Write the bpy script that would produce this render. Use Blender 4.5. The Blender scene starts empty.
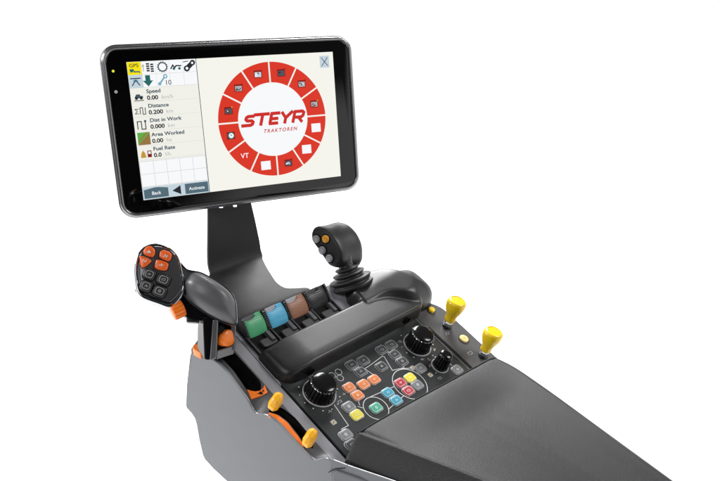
import bpy, bmesh, math, random
import numpy as np
from mathutils import Vector

C = bpy.context.scene.collection
ZF = 330.0                      # millimetres from the floor to the bracket lip, the origin of all measurements
def V(*a): return np.array(a, float)
def unit(v): v = np.array(v, float); return v / np.linalg.norm(v)

# ------------------------------------------------------------------ survey of the camera
# x runs across the console to its right side, y runs forward to the display, z runs up; millimetres.
F = 752.0; PHI = math.radians(20.2); PSI = math.radians(48)
RT = V(math.cos(PSI), -math.sin(PSI), 0); HZ = V(math.sin(PSI), math.cos(PSI), 0); UP = V(0, 0, 1)
FW = HZ * math.cos(PHI) - UP * math.sin(PHI); DN = -HZ * math.sin(PHI) - UP * math.cos(PHI)
CAM = V(-557.2, -643.1, 398.3)
def ray(px, py): return FW + RT * (px - 360) / F + DN * (py - 240.5) / F
def hit(px, py, n, p0):
    d = ray(px, py); n = np.array(n, float)
    return CAM + d * (np.dot(n, np.array(p0) - CAM) / np.dot(n, d))
def deep(px, py, d): return CAM + ray(px, py) * d

# the sloping plane of the control panel
T = math.radians(26); CT, ST = math.cos(T), math.sin(T)
P0 = V(0, -93, -38.2); PN = V(0, -ST, CT); PS = V(0, CT, ST); PX = V(1, 0, 0)
def panel(px, py, off=0): return hit(px, py, PN, P0 + PN * off)
def zpl(y, off=0): return -38.2 + (y + 93) * math.tan(T) + off / CT
def uvp(u, s, h=0): return P0 + PX * u + PS * s + PN * h

# ------------------------------------------------------------------ materials
def mat(name, col, rough=.5, metal=0, bump=0, scale=400, spec=.5, coat=0, var=0, emit=None, detail=3):
    m = bpy.data.materials.new(name); m.use_nodes = True
    nt = m.node_tree; b = nt.nodes['Principled BSDF']
    b.inputs['Base Color'].default_value = (*col, 1)
    b.inputs['Roughness'].default_value = rough
    b.inputs['Metallic'].default_value = metal
    b.inputs['Specular IOR Level'].default_value = spec
    b.inputs['Coat Weight'].default_value = coat
    b.inputs['Coat Roughness'].default_value = .06
    if emit:
        b.inputs['Emission Color'].default_value = (*emit, 1); b.inputs['Emission Strength'].default_value = 1
    tc = nt.nodes.new('ShaderNodeTexCoord')
    if bump:
        n = nt.nodes.new('ShaderNodeTexNoise'); n.inputs['Scale'].default_value = scale; n.inputs['Detail'].default_value = detail
        nt.links.new(tc.outputs['Object'], n.inputs['Vector'])
        bp = nt.nodes.new('ShaderNodeBump'); bp.inputs['Strength'].default_value = bump; bp.inputs['Distance'].default_value = .0006
        nt.links.new(n.outputs['Fac'], bp.inputs['Height']); nt.links.new(bp.outputs['Normal'], b.inputs['Normal'])
    if var:
        n2 = nt.nodes.new('ShaderNodeTexNoise'); n2.inputs['Scale'].default_value = 45; n2.inputs['Detail'].default_value = 5
        nt.links.new(tc.outputs['Object'], n2.inputs['Vector'])
        mr = nt.nodes.new('ShaderNodeMapRange'); mr.inputs['To Min'].default_value = rough - var; mr.inputs['To Max'].default_value = rough + var
        nt.links.new(n2.outputs['Fac'], mr.inputs['Value']); nt.links.new(mr.outputs['Result'], b.inputs['Roughness'])
    return m
def glow(name, srgb):
    l = [((c / 255 + .055) / 1.055) ** 2.4 if c > 10 else c / 255 / 12.92 for c in srgb]
    return mat(name, (0, 0, 0), .25, spec=.15, emit=l)

M = dict(
    floor=mat('glowing_white_floor', (.5, .5, .5), .9, spec=0),
    grey=mat('grey_moulded_plastic', (.115, .123, .135), .36, bump=.10, scale=1500, var=.06),
    edge=mat('rim_highlight_grey', (.20, .21, .23), .12, coat=1),
    band=mat('light_grey_trim', (.24, .24, .26), .36, bump=.1, scale=1500, var=.05),
    lav=mat('pale_grey_trim', (.40, .40, .44), .4, bump=.1, scale=1500),
    deck=mat('charcoal_trim', (.065, .065, .072), .42, bump=.12, scale=1300, var=.06),
    strip=mat('dark_grey_trim', (.085, .085, .09), .42, bump=.12, scale=1300, var=.06),
    rest=mat('satin_black_rubber', (.016, .016, .017), .36, bump=.14, scale=1600, var=.05, spec=.5),
    black=mat('black_plastic', (.012, .012, .012), .38, bump=.08, scale=1200),
    void=mat('matt_black', (.004, .004, .004), .7, spec=.2),
    gloss=mat('gloss_black', (.006, .006, .006), .14, spec=.42),
    lacquer=mat('black_lacquer', (.006, .006, .007), .16, spec=.10),
    leather=mat('grained_black_vinyl', (.020, .020, .0215), .47, bump=.7, scale=1000, var=.04, spec=.30, detail=6),
    seam=mat('vinyl_seam', (.02, .02, .02), .5, bump=.4, scale=700),
    pface=mat('control_panel_foil', (.022, .024, .025), .34, bump=.06, scale=900, var=.05),
    ink=mat('white_print', (.72, .72, .72), .5),
    inkdim=mat('grey_print', (.42, .42, .43), .5),
    chrome=mat('chrome', (.46, .47, .49), .15, metal=1, var=.05, bump=.25, scale=60),
    steel=mat('brushed_steel', (.22, .22, .23), .38, metal=.9, var=.06, bump=.2, scale=120),
    smoke=mat('smoked_chrome', (.46, .47, .49), .10, metal=1, var=.05),
    satin=mat('satin_metal', (.50, .50, .51), .26, metal=1, var=.05),
    rim=mat('anodised_rim', (.27, .27, .28), .26, metal=.85, var=.04),
    glass=mat('black_display_glass', (.002, .002, .002), .04, spec=.5),
    sheet=mat('powder_coated_steel', (.020, .020, .021), .56, spec=.24, bump=.3, scale=900, var=.05),
    gun=mat('gunmetal_plate', (.10, .10, .105), .24, metal=.55, var=.05),
    palm=mat('soft_grey_palm_grip', (.10, .10, .105), .36, bump=.1, scale=1500, var=.05),
    dark=mat('dark_rubber', (.022, .022, .023), .42, bump=.1, scale=1200),
    grip=mat('charcoal_grip', (.024, .024, .025), .38, spec=.4, bump=.18, scale=1500, var=.05),
    orange=mat('orange_plastic', (.86, .19, .012), .36, bump=.05, scale=900, coat=.15),
    button_orange=mat('orange_button', (.82, .13, .018), .34, coat=.2),
    amber=mat('amber_plastic', (.93, .43, .010), .34, bump=.05, scale=700, coat=.2),
    yellow=mat('yellow_plastic', (.88, .60, .008), .32, bump=.05, scale=600, coat=.25),
    cream=mat('pale_yellow_button', (.85, .66, .26), .35, coat=.2),
    lever_green=mat('green_lever', (.075, .46, .20), .42, coat=.1),
    lever_blue=mat('blue_lever', (.10, .50, .76), .42, coat=.1),
    lever_brown=mat('brown_lever', (.36, .16, .088), .42, coat=.1),
    lever_black=mat('black_lever', (.014, .014, .014), .36),
    k_orange=mat('orange_key', (.85, .24, .055), .3, coat=.35),
    k_yellow=mat('yellow_key', (.84, .72, .03), .3, coat=.35),
    k_red=mat('red_key', (.50, .04, .055), .3, coat=.35),
    k_cyan=mat('cyan_key', (.045, .36, .50), .3, coat=.35),
    k_green=mat('green_key', (.07, .45, .29), .3, coat=.35),
    k_grey=mat('grey_key', (.20, .21, .22), .3, coat=.35),
    k_clear=mat('clear_key', (.045, .047, .05), .3, coat=.35),
    hole=mat('recess_black', (.003, .003, .003), .8, spec=.1),
)
G = {k: glow('screen_' + k, v) for k, v in dict(
    cream=(245, 244, 236), white=(246, 248, 250), panel=(240, 240, 232), cell=(247, 248, 250), line=(205, 206, 208), red=(218, 54, 36), redtext=(205, 44, 38),
    dark=(40, 44, 48), slate=(70, 88, 98), tealtext=(52, 74, 92), grey=(176, 178, 180), teal=(38, 104, 104), yellow=(246, 228, 20), green=(92, 176, 70),
    brown=(150, 118, 66), blue=(120, 172, 196), ice=(196, 212, 222), maroon=(130, 24, 22), button=(84, 108, 120), gold=(196, 150, 60), led=(236, 236, 60)).items()}

# ------------------------------------------------------------------ mesh helpers
ORG = {}
class MB:
    def __init__(s): s.v = []; s.f = []; s.m = []; s.mats = []
    def slot(s, m):
        if m not in s.mats: s.mats.append(m)
        return s.mats.index(m)
    def add(s, verts, faces, m):
        b = len(s.v); k = s.slot(m)
        s.v += [np.array(p, float) for p in verts]
        s.f += [[b + i for i in f] for f in faces]; s.m += [k] * len(faces)
    def loft(s, rings, m, close=True, cap0=True, cap1=True):
        n = len(rings[0]); v = [p for r in rings for p in r]; fs = []
        for i in range(len(rings) - 1):
            for j in range(n if close else n - 1):
                a, b = i * n + j, i * n + (j + 1) % n
                fs.append([a, b, b + n, a + n])
        if cap0: fs.append(list(range(n))[::-1])
        if cap1: fs.append([(len(rings) - 1) * n + j for j in range(n)])
        s.add(v, fs, m)
    def prism(s, pts, m, o, u, v, n, h0, h1, top=1.0):
        c = np.mean(np.array(pts), 0)
        ring = lambda h, k: [o + u * (c[0] + (a - c[0]) * k) + v * (c[1] + (b - c[1]) * k) + n * h for a, b in pts]
        s.loft([ring(h0, 1), ring(h1, top)], m)
    def pillow(s, pts, m, o, u, v, n, h0, h1, edge=1.2, seg=4, bulge=0):
        """A flat key with a rounded shoulder; the outline shrinks by the edge width at the top."""
        A = np.array(pts); c = A.mean(0); size = np.abs(A - c).max()
        rings = [[o + u * a + v * b + n * h0 for a, b in A]]
        for i in range(seg + 1):
            t = i / seg * math.pi / 2
            k = 1 - edge / size * (1 - math.cos(t)); h = h1 - edge * .8 * (1 - math.sin(t))
            rings.append([o + u * (c[0] + (a - c[0]) * k) + v * (c[1] + (b - c[1]) * k) + n * h for a, b in A])
        if bulge:
            for k2 in (.75, .5, .25, .05):
                k = (1 - edge / size) * k2
                rings.append([o + u * (c[0] + (a - c[0]) * k) + v * (c[1] + (b - c[1]) * k) + n * (h1 + bulge * (1 - k2 * k2)) for a, b in A])
        s.loft(rings, m)
    def lathe(s, prof, m, o, ax, seg=40, flute=None, ref=None, cap=True):
        ax = unit(ax); a = unit(np.cross(ax, ref if ref is not None else V(0.3, 0.9, 0.1))); b = np.cross(ax, a)
        rings = []
        for (rr, h) in prof:
            ring = []
            for i in range(seg):
                t = 2 * math.pi * i / seg; q = rr
                if flute: q = flute(rr, h, t)
                ring.append(o + ax * h + (a * math.cos(t) + b * math.sin(t)) * q)
            rings.append(ring)
        s.loft(rings, m, True, cap, cap)
    def tube(s, path, rad, m, seg=10):
        path = [np.array(p, float) for p in path]; rings = []
        for i, p in enumerate(path):
            d = unit(path[min(i + 1, len(path) - 1)] - path[max(i - 1, 0)])
            a = np.cross(d, UP)
            a = unit(a) if np.linalg.norm(a) > 1e-3 else V(1, 0, 0)
            b = np.cross(d, a); rr = rad[i] if hasattr(rad, '__len__') else rad
            rings.append([p + (a * math.cos(t) + b * math.sin(t)) * rr for t in np.linspace(0, 2 * math.pi, seg, endpoint=False)])
        s.loft(rings, m)
    def flat(s, pts, m, o, u, v, n, h=0):
        s.add([o + u * a + v * b + n * h for a, b in pts], [list(range(len(pts)))], m)
    def ring2(s, outer, inner, m, o, u, v, n, h=0):
        k = len(outer); P = [o + u * a + v * b + n * h for a, b in list(outer) + list(inner)]
        s.add(P, [[i, (i + 1) % k, k + (i + 1) % k, k + i] for i in range(k)], m)
    def stroke(s, pts, w, m, o, u, v, n, h=0):
        pts = [np.array(p, float) for p in pts]; L = []; R = []
        for i, p in enumerate(pts):
            d1 = unit(p - pts[i - 1]) if i else None; d2 = unit(pts[i + 1] - p) if i < len(pts) - 1 else None
            d = unit((d1 if d1 is not None else d2) + (d2 if d2 is not None else d1))
            q = V(-d[1], d[0]); k = w / 2
            if d1 is not None and d2 is not None: k /= max(.4, abs(np.dot(q, V(-d1[1], d1[0]))))
            L.append(p + q * k); R.append(p - q * k)
        P = [o + u * a[0] + v * a[1] + n * h for a in L + R]; c = len(pts)
        s.add(P, [[c + i, c + i + 1, i + 1, i] for i in range(c - 1)], m)
    def text(s, body, size, m, o, u, v, n, x, y, h=0, shear=0, off=0, align='LEFT', sx=1, spacing=1):
        cu = bpy.data.curves.new('t', 'FONT'); cu.body = body; cu.size = 1; cu.shear = shear; cu.offset = off; cu.align_x = align; cu.space_character = spacing
        cu.resolution_u = 4
        ob = bpy.data.objects.new('t', cu); C.objects.link(ob); bpy.context.view_layer.update()
        me = ob.evaluated_get(bpy.context.evaluated_depsgraph_get()).to_mesh()
        vs = [o + u * (x + p.co.x * size * sx) + v * (y + p.co.y * size) + n * h for p in me.vertices]
        s.add(vs, [list(p.vertices) for p in me.polygons], m)
        bpy.data.objects.remove(ob); bpy.data.curves.remove(cu)
    def build(s, name, parent=None, bevel=0, seg=3, smooth=True, angle=38, sub=0):
        A = np.array(s.v); c = (A.min(0) + A.max(0)) / 2; base = ORG[parent.name] if parent else V(0, 0, 0)
        if not parent: c[2] = A[:, 2].min()
        me = bpy.data.meshes.new(name)
        me.from_pydata([tuple((p - c) / 1000) for p in A], [], s.f)
        for m in s.mats: me.materials.append(m)
        me.polygons.foreach_set('material_index', s.m)
        bm = bmesh.new(); bm.from_mesh(me); bmesh.ops.recalc_face_normals(bm, faces=bm.faces); bm.to_mesh(me); bm.free()
        if smooth:
            me.polygons.foreach_set('use_smooth', [True] * len(me.polygons)); me.set_sharp_from_angle(angle=math.radians(angle))
        o = bpy.data.objects.new(name, me); C.objects.link(o)
        wc = c + V(0, 0, ZF); ORG[o.name] = wc
        o.parent = parent; o.location = tuple((wc - base) / 1000)
        if bevel:
            b = o.modifiers.new('edge', 'BEVEL'); b.width = bevel / 1000; b.segments = seg; b.limit_method = 'ANGLE'; b.angle_limit = math.radians(32)
            b.harden_normals = True; b.use_clamp_overlap = True
        if sub:
            b = o.modifiers.new('smooth', 'SUBSURF'); b.levels = sub; b.render_levels = sub
        return o
def flatbuild(mb, name, parent):                 # print and screens: no normal fixing is needed, faces already look outwards
    return mb.build(name, parent, smooth=False)
def thing(name, label, cat, p):
    o = bpy.data.objects.new(name, None); C.objects.link(o); o.empty_display_size = .02
    w = np.array(p, float) + V(0, 0, ZF); ORG[o.name] = w; o.location = tuple(w / 1000)
    o['label'] = label; o['category'] = cat
    return o
def lab(o, t): o['label'] = t; return o
def rrect(cx, cy, w, h, r, seg=5):
    p = []
    for (sx, sy, a0) in ((1, 1, 0), (-1, 1, 90), (-1, -1, 180), (1, -1, 270)):
        for i in range(seg + 1):
            a = math.radians(a0 + 90 * i / seg)
            p.append((cx + sx * (w / 2 - r) + r * math.cos(a), cy + sy * (h / 2 - r) + r * math.sin(a)))
    return p
def circ(cx, cy, r, n=28, a0=0, a1=360):
    full = abs(a1 - a0) >= 360
    return [(cx + r * math.cos(math.radians(a)), cy + r * math.sin(math.radians(a))) for a in np.linspace(a0, a1, n, endpoint=not full)]
def spline(pts, k=6, closed=False):
    P = [np.array(p, float) for p in pts]; n = len(P); out = []
    for i in range(n if closed else n - 1):
        g = (lambda j: P[j % n]) if closed else (lambda j: P[min(max(j, 0), n - 1)])
        a, b, c, d = g(i - 1), g(i), g(i + 1), g(i + 2)
        for t in np.linspace(0, 1, k, endpoint=False):
            out.append(.5 * (2 * b + (c - a) * t + (2 * a - 5 * b + 4 * c - d) * t * t + (3 * b - a - 3 * c + d) * t ** 3))
    if not closed: out.append(P[-1])
    return out
def corner(pts, r, seg=5):                        # rounds the corners of a polygon
    P = [np.array(p, float) for p in pts]; n = len(P); out = []
    for i in range(n):
        a, b, c = P[i - 1], P[i], P[(i + 1) % n]; rr = r[i] if hasattr(r, '__len__') else r
        if rr <= 0: out.append(b); continue
        q = min(rr, np.linalg.norm(a - b) * .48, np.linalg.norm(c - b) * .48)
        s, e = b + unit(a - b) * q, b + unit(c - b) * q
        for t in np.linspace(0, 1, seg + 1): out.append((1 - t) ** 2 * s + 2 * t * (1 - t) * b + t * t * e)
    return out
def smoothstep(a, b, x): t = np.clip((x - a) / (b - a), 0, 1); return t * t * (3 - 2 * t)

# ================================================================== the setting
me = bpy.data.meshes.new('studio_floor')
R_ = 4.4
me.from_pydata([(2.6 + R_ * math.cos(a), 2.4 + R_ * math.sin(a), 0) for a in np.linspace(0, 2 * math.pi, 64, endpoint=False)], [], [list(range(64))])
fb = M['floor'].node_tree.nodes['Principled BSDF']; fb.inputs['Emission Color'].default_value = (1, 1, 1, 1); fb.inputs['Emission Strength'].default_value = 1.0   # floor glow added to keep the background pure white
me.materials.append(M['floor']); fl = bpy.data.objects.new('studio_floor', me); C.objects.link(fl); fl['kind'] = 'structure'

# ================================================================== armrest console
con = thing('armrest_console', 'grey and black tractor armrest console with padded top, colourful keys, dials and levers', 'control console', (40, -200, -ZF))

# ---- housing: side walls cut to the arched profile
def xw(y):
    if y > -195: return -122 - .085 * y
    return -105.4 + .30 * (min(225, -195 - y)) + .12 * max(0, -420 - y)
rim = [(3.2, -15.5), (-4, -12.8), (-12, -12.2), (-24, -12.6), (-37.2, -14.8), (-52, -21.5), (-61, -28.5), (-70.4, -36.5), (-80, -45.2), (-86.2, -53.5), (-91.5, -56.8), (-99, -55.6), (-106, -53.6),
       (-114, -53.2), (-128, -57.8), (-140, -64.8), (-152, -71.3), (-163, -77.2), (-170.5, -80.6), (-177, -80), (-187, -73), (-196, -71.2), (-212, -72.6), (-232, -73.6), (-268, -75.4), (-330, -80)]
RIM = [tuple(p) for p in spline(rim, 5)]
def zrim(y):
    a = np.array(RIM)[::-1]; return float(np.interp(y, a[:, 0], a[:, 1]))
low = [(-560, -100), (-560, -215), (-300, -262), (-230, -ZF), (-130, -ZF)]
BN, BP = unit((1, .051, .10)), V(-125.6, 0, 0)         # the wall below its crease
sil = [hit(a - .7, b, BN, BP) for a, b in ((262, 514), (228.6, 482), (214, 468.6), (205.4, 459), (203.6, 455), (200, 440), (197.2, 424), (195.6, 418.6), (192.6, 413.6), (187.6, 408.2), (186.6, 405.6), (187.4, 385))]
low = [tuple(p) for p in corner(low, [2, 30, 40, 3, 3], 4)] + [(p[1], p[2]) for p in sil] + [(9.5, -24), (7, -17.5)]
def zc(y): return -36 + .34 * y if y > -190 else -100.6 + .06 * (y + 190)
def wall_x(y, z, side):
    d = max(0.0, zc(y) - z)
    return xw(y) + .10 * d if side < 0 else float(np.interp(-y, [0, 200, 235, 300, 380, 470, 570], [205, 205, 160, 148, 128, 106, 78]))
prof = RIM + low; n0 = len(RIM); N = len(prof)
bm = bmesh.new()
SECT = []
# the wall is bent along the crease line: insert the crease as an interior polyline
crease = [(y, zc(y)) for y in np.linspace(10, -560, 20)]
def wall_faces(side, inset):
    out = []
    for i, (y, z) in enumerate(prof):
        dz = 0 if (side < 0 or i >= n0) else (60 if y > -190 else 66)      # the top falls away inside the rim, under the deck and the pad
        out.append(bm.verts.new((wall_x(y, z, side), y, z - dz)))
    return out
L = wall_faces(-1, 0); Rr = wall_faces(1, 0)
M1 = [bm.verts.new((wall_x(y, z, -1) + 3.2, y, z)) for y, z in RIM]; M2 = [bm.verts.new((wall_x(y, z, -1) + 4.6, y, z - (34 if y > -190 else 34 - 29 * smoothstep(-190, -204, y)))) for y, z in RIM]
for i in range(n0 - 1):
    for A_, B_ in ((L, M1), (M1, M2), (M2, Rr)): bm.faces.new((A_[i], A_[i + 1], B_[i + 1], B_[i]))
for i in range(n0, N - 1):
    bm.faces.new((L[i], L[i + 1], Rr[i + 1], Rr[i]))
bm.faces.new((L[n0 - 1], L[n0], Rr[n0], Rr[n0 - 1], M2[-1], M1[-1])); bm.faces.new((L[N - 1], L[0], M1[0], M2[0], Rr[0], Rr[N - 1]))
fl_ = bm.faces.new(L); fr_ = bm.faces.new(Rr[::-1])
lv_ = set(L); wall_side = lambda: [f for f in bm.faces if all(abs(v.co.x - wall_x(v.co.y, v.co.z, -1)) < .4 for v in f.verts)]
for co_, no_ in (((0, -195, 0), (0, 1, 0)), ((0, -420, 0), (0, 1, 0)), ((0, 0, -36), unit((0, .34, -1)).tolist())):
    fw_ = wall_side(); gm = list({g for f in fw_ for g in [f] + list(f.edges) + list(f.verts)}); bmesh.ops.bisect_plane(bm, geom=gm, plane_co=co_, plane_no=no_, dist=1e-4)
bmesh.ops.recalc_face_normals(bm, faces=bm.faces)
wallv = set(v for f in bm.faces if abs(f.normal.x) > .8 for v in f.verts)
ed = [e for e in bm.edges if len(e.link_faces) == 2 and (abs(e.link_faces[0].normal.x) > .8) != (abs(e.link_faces[1].normal.x) > .8)]
front = [e for e in ed if (e.verts[0].co.y + e.verts[1].co.y) / 2 > -40 and (e.verts[0].co.z + e.verts[1].co.z) / 2 < -17]
fs = set(front)
bmesh.ops.bevel(bm, geom=[e for e in ed], offset=2.2, segments=3, profile=.5, affect='EDGES', clamp_overlap=True)
hb = MB(); bm.verts.index_update(); hb.add([tuple(v.co) for v in bm.verts], [[v.index for v in f.verts] for f in bm.faces], M['grey']); bm.free()
ho = hb.build('housing', con, angle=4.5); wn_ = ho.modifiers.new('flat_walls', 'WEIGHTED_NORMAL'); wn_.weight = 60; wn_.keep_sharp = True

et = MB(); et.tube([V(wall_x(y, z, -1) + 1.5, y, z - .55) for y, z in RIM if y > -330], 1.35, M['edge'], 10); et.build('rim_highlight_bead', con)  # lighter glossy bead added to draw the highlight along the rim

# ---- lever deck between the wall and the control panel: dark trough with two slots
ys = sorted(set(list(np.arange(-200, 9.1, 1.5)) + [-83.6, -162.8, -106]), reverse=True)
def slot_at(y):
    if -84 < y < 6:
        c = np.interp(y, [-84, -40, 0], [-101, -102, -103]); w = 8.2 * math.sqrt(max(0, min(1, (y + 84) / 9) * (2 - min(1, (y + 84) / 9)))); return c - w, c + w
    if -163 < y < -104:
        c = np.interp(y, [-163, -145, -130, -117, -104], [-98, -96.4, -96.0, -98.6, -105]); a = min(1, (y + 163) / 6) * 1.0; b = min(1, (-104 - y) / 10)
        w = 4.9 * math.sqrt(max(0, a * (2 - a))) * math.sqrt(max(0, b * (2 - b))); return c - w, c + w
    return None
db = MB(); rows = []
for y in ys:
    x0 = xw(y) + 2.0; z0 = zrim(y) - .6 if y < 2 else -13; x3 = -78.2; z3 = zpl(y, -1.2)
    zz = lambda x: z0 + (z3 - z0) * smoothstep(x0 - 3, -88, x)
    s = slot_at(y); xm = -91.5
    if s is None: a = b = np.interp(y, [-200, -95], [-98, -101]); d = 0
    else: a, b = s; d = 16 if b - a > .5 else 0
    pts = [V(x0, y, z0 - 14), V(x0, y, z0), V(a, y, zz(a)), V(a, y, zz(a) - d), V(b, y, zz(b) - d), V(b, y, zz(b)), V(max(xm, b + .4), y, zz(xm)), V(-85, y, zz(-85) + .2), V(x3, y, z3), V(x3, y, z3 - 9)]
    rows.append(pts)
w = len(rows[0])
for i in range(len(rows) - 1):
    q = rows[i] + rows[i + 1]
    for j in range(w - 1):
        m = M['void'] if j in (2, 3, 4) else (M['band'] if j >= 6 else M['deck'])
        db.add([q[j], q[j + 1], q[w + j + 1], q[w + j]], [[0, 1, 2, 3]], m)
bmx = bmesh.new()
do = db.build('lever_deck', con, angle=35)
bmx.from_mesh(do.data); bmesh.ops.remove_doubles(bmx, verts=bmx.verts, dist=1e-6); bmesh.ops.recalc_face_normals(bmx, faces=bmx.faces); bmx.to_mesh(do.data); bmx.free()
do.data.set_sharp_from_angle(angle=math.radians(35))

def deck_z(x, y):
    x0 = xw(y) + 2.0; z0 = zrim(y) - .6; z3 = zpl(y, -1.2)
    return z0 + (z3 - z0) * smoothstep(x0 - 3, -88, x)
# orange strip beside the front slot of the sliders
ob = MB(); Lr, Rr2 = [], []
for y in np.linspace(-108, -156.5, 26):
    s = slot_at(y); b = s[0] - 1.2 if s else -108
    w_ = 6.4 * math.sin(min(1, (-106.5 - y) / 8) * math.pi / 2) * min(1, .35 + (y + 160) / 30)
    Lr.append(V(b - w_, y, deck_z(b - w_, y) + .5)); Rr2.append(V(b, y, deck_z(b, y) + .5))
ob.loft([[a, b, b - V(0, 0, 1.5), a - V(0, 0, 1.5)] for a, b in zip(Lr, Rr2)], M['orange'])
ob.build('range_strip', con)
# orange label at the end of the drive lever slot, with a black tortoise sign
def deck_hit(px, py):
    a, b = 300.0, 1500.0
    for _ in range(50):
        m = (a + b) / 2; p = deep(px, py, m); a, b = (m, b) if p[2] > deck_z(p[0], p[1]) else (a, m)
    return deep(px, py, b)
ob = MB(); q = [(247.2, 389.8), (251.2, 399.4), (256, 398.2), (262, 395.8), (267.4, 392.8), (264.4, 385.2), (262.4, 388.8), (259.4, 391.2), (255.4, 391.8), (251, 391.2)]
up_ = V(0, -.5, .86)
top = [deck_hit(a, b) + up_ * .8 for a, b in q]; ob.loft([[p - up_ * 2 for p in top], top], M['orange'])
sg = lambda pts, h: ob.add([deck_hit(a, b) + up_ * h for a, b in pts], [list(range(len(pts)))], M['void'])
sg([(260.4 + 2.0 * math.cos(t) * (1 + .2 * math.sin(3 * t)), 393.6 + 1.5 * math.sin(t)) for t in np.linspace(0, 6.283, 20, endpoint=False)], 1.2)
sg([(257.6 + .9 * math.cos(t), 394.6 + .9 * math.sin(t)) for t in np.linspace(0, 6.283, 10, endpoint=False)], 1.25)
sg([(262.8 + .9 * math.cos(t), 391.4 + .9 * math.sin(t)) for t in np.linspace(0, 6.283, 10, endpoint=False)], 1.25)
lab(ob.build('slot_label', con, smooth=False), 'orange label with black tortoise sign')
# orange cap on the front corner, with a socket screw
cb = MB(); pts = corner([(-122.5, 8), (-122.5, -12), (-100, -12), (-96, 9)], [9, 2, 2, 9], 5)
cb.loft([[V(a, b, -18) for a, b in pts], [V(a, b, -9.5 + .12 * (b)) for a, b in pts]], M['orange'])
cb.lathe([(2.6, -1), (2.6, .8), (1.6, .8), (1.5, -.4)], M['black'], V(-115.5, -2, -9.6), UP, 16)
lab(cb.build('corner_cap', con, bevel=1.2), 'orange corner cap with a black screw')

# ---- pale deck plate under the paddle levers
pb = MB(); pts = corner([(-76.2, 1), (140, 1), (140, 78), (128, 98), (84, 98), (-76.2, 92)], [0, 0, 10, 14, 6, 10], 5)
pb.prism([(a, b - 1) for a, b in pts], M['lav'], P0, PX, PS, PN, -14, -1.6)
pb.build('deck_plate', con, bevel=1.2)

# ---- control panel with its print
cp = MB(); cp.prism([(-75.4, 2.5), (-75.4, -190), (155.5, -190), (155.5, 2.5)], M['pface'], P0, PX, PS, PN, -8, 0)
cp.prism([(155.9, 14), (155.9, -190), (157.1, -190), (157.1, 14)], M['band'], P0, PX, PS, PN, -8, .9)
panel_o = cp.build('control_panel', con, bevel=.5)
ink = MB(); K = dict(o=P0, u=PX, v=PS, n=PN)
def outline(cx, cy, w=16.2, h=12.6, m='ink', lw=.75, r=4):
    ink.ring2(rrect(cx, cy, w, h, r), rrect(cx, cy, w - 2 * lw, h - 2 * lw, r - lw), M[m], h=.12, **K)
def ringline(cx, cy, r, lw=.8, m='ink', n=48): ink.ring2(circ(cx, cy, r, n), circ(cx, cy, r - lw, n), M[m], h=.12, **K)
ringline(0, -81, 15.8); ringline(65, -78, 22.8)
for c in ((-14.2, -19.9), (-3.4, -19.9), (-8, -27.6)): ringline(*c, 4.4, .65)
for ln in ([(27.5, -32.6), (41, -32.0), (65, -29.5), (66.5, -31.5), (60, -52), (77, -56.5), (84, -51.5)],
           [(29, -31), (33, -45)], [(-41, -52), (-46, -81), (-56.4, -80.3), (-56.6, -83)], [(5.2, -66), (43, -70.5)], [(13, -90), (44.5, -86.2)],
           [(-18, -68), (-13.8, -73)], [(-10.5, -62.5), (-13, -64.5), (-14.5, -68)], [(72, -55.4), (87.5, -63)], [(131, -66), (140, -80), (140, -87)]):
    ink.stroke(ln, .7, M['ink'], h=.12, **K)
# small icons printed between the keys
def icon(cx, cy, m1='inkdim', m2='gold_ink', s=3.6):
    ink.flat(rrect(cx, cy, s * 2, s * 1.8, .8, 2), M[m1], h=.1, **K)
M['gold_ink'] = mat('ochre_print', (.62, .42, .12), .5)
for c in ((-58, -69), (100.5, -82), (87.5, -62.5)):
    icon(*c, s=3.2); ink.flat(circ(c[0] - .4, c[1] + .3, 1.7, 12), M['gold_ink'], h=.16, **K); ink.stroke([(c[0] - 2, c[1] - 1.6), (c[0] + 2.2, c[1] + 1.2)], .6, M['pface'], h=.2, **K)
# dots and marks round the dials
def ticks(cx, cy, r, a0, a1, n, big=()):
    for i, a in enumerate(np.linspace(a0, a1, n)):
        x, y = cx + r * math.cos(math.radians(a)), cy + r * math.sin(math.radians(a))
        ink.flat(circ(x, y, .95 if i in big else .75, 10), M['ink'], h=.12, **K)
ticks(-45.3, -31.2, 24, 130, 345, 9, (0, 8)); ticks(122.7, -39.6, 23.6, 110, 335, 10, (9,)); ticks(123.7, -78.9, 14.5, 20, 200, 5)
def glyph(mb, cx, cy, k, m, h, s=1, fr=None):
    fr = fr or K; q = lambda p: [(cx + a * s, cy + b * s) for a, b in p]
    if k == 0: mb.stroke(q([(-3, -1.6), (-1, 1.6), (1, -1.6), (3, 1.6)]), .7 * s, m, h=h, **fr)
    elif k == 1: mb.stroke(q([(-3, 0), (3, 0)]), .7 * s, m, h=h, **fr); mb.stroke(q([(0, -2.2), (0, 2.2)]), .7 * s, m, h=h + .02, **fr)
    elif k == 2: mb.ring2(q(circ(0, 0, 2.4, 16)), q(circ(0, 0, 1.6, 16)), m, h=h, **fr); mb.stroke(q([(-.2, -2.6), (1.2, 2.6)]), .6 * s, m, h=h + .02, **fr)
    elif k == 3: mb.stroke(q([(-3, -1.8), (-3, 1.4), (3, 1.4), (3, -1.8), (-1.5, -1.8)]), .7 * s, m, h=h, **fr)
    elif k == 4: mb.flat(q([(-2.6, -1.6), (2.6, -1.6), (0, 2.2)]), m, h=h, **fr)
    elif k == 5: mb.stroke(q([(-3, -1), (-1, -1), (0, 2), (1.5, -2), (3, 1)]), .7 * s, m, h=h, **fr)
def tiny(cx, cy, k): glyph(ink, cx, cy, k, M['inkdim'], .12, .8)
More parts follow.
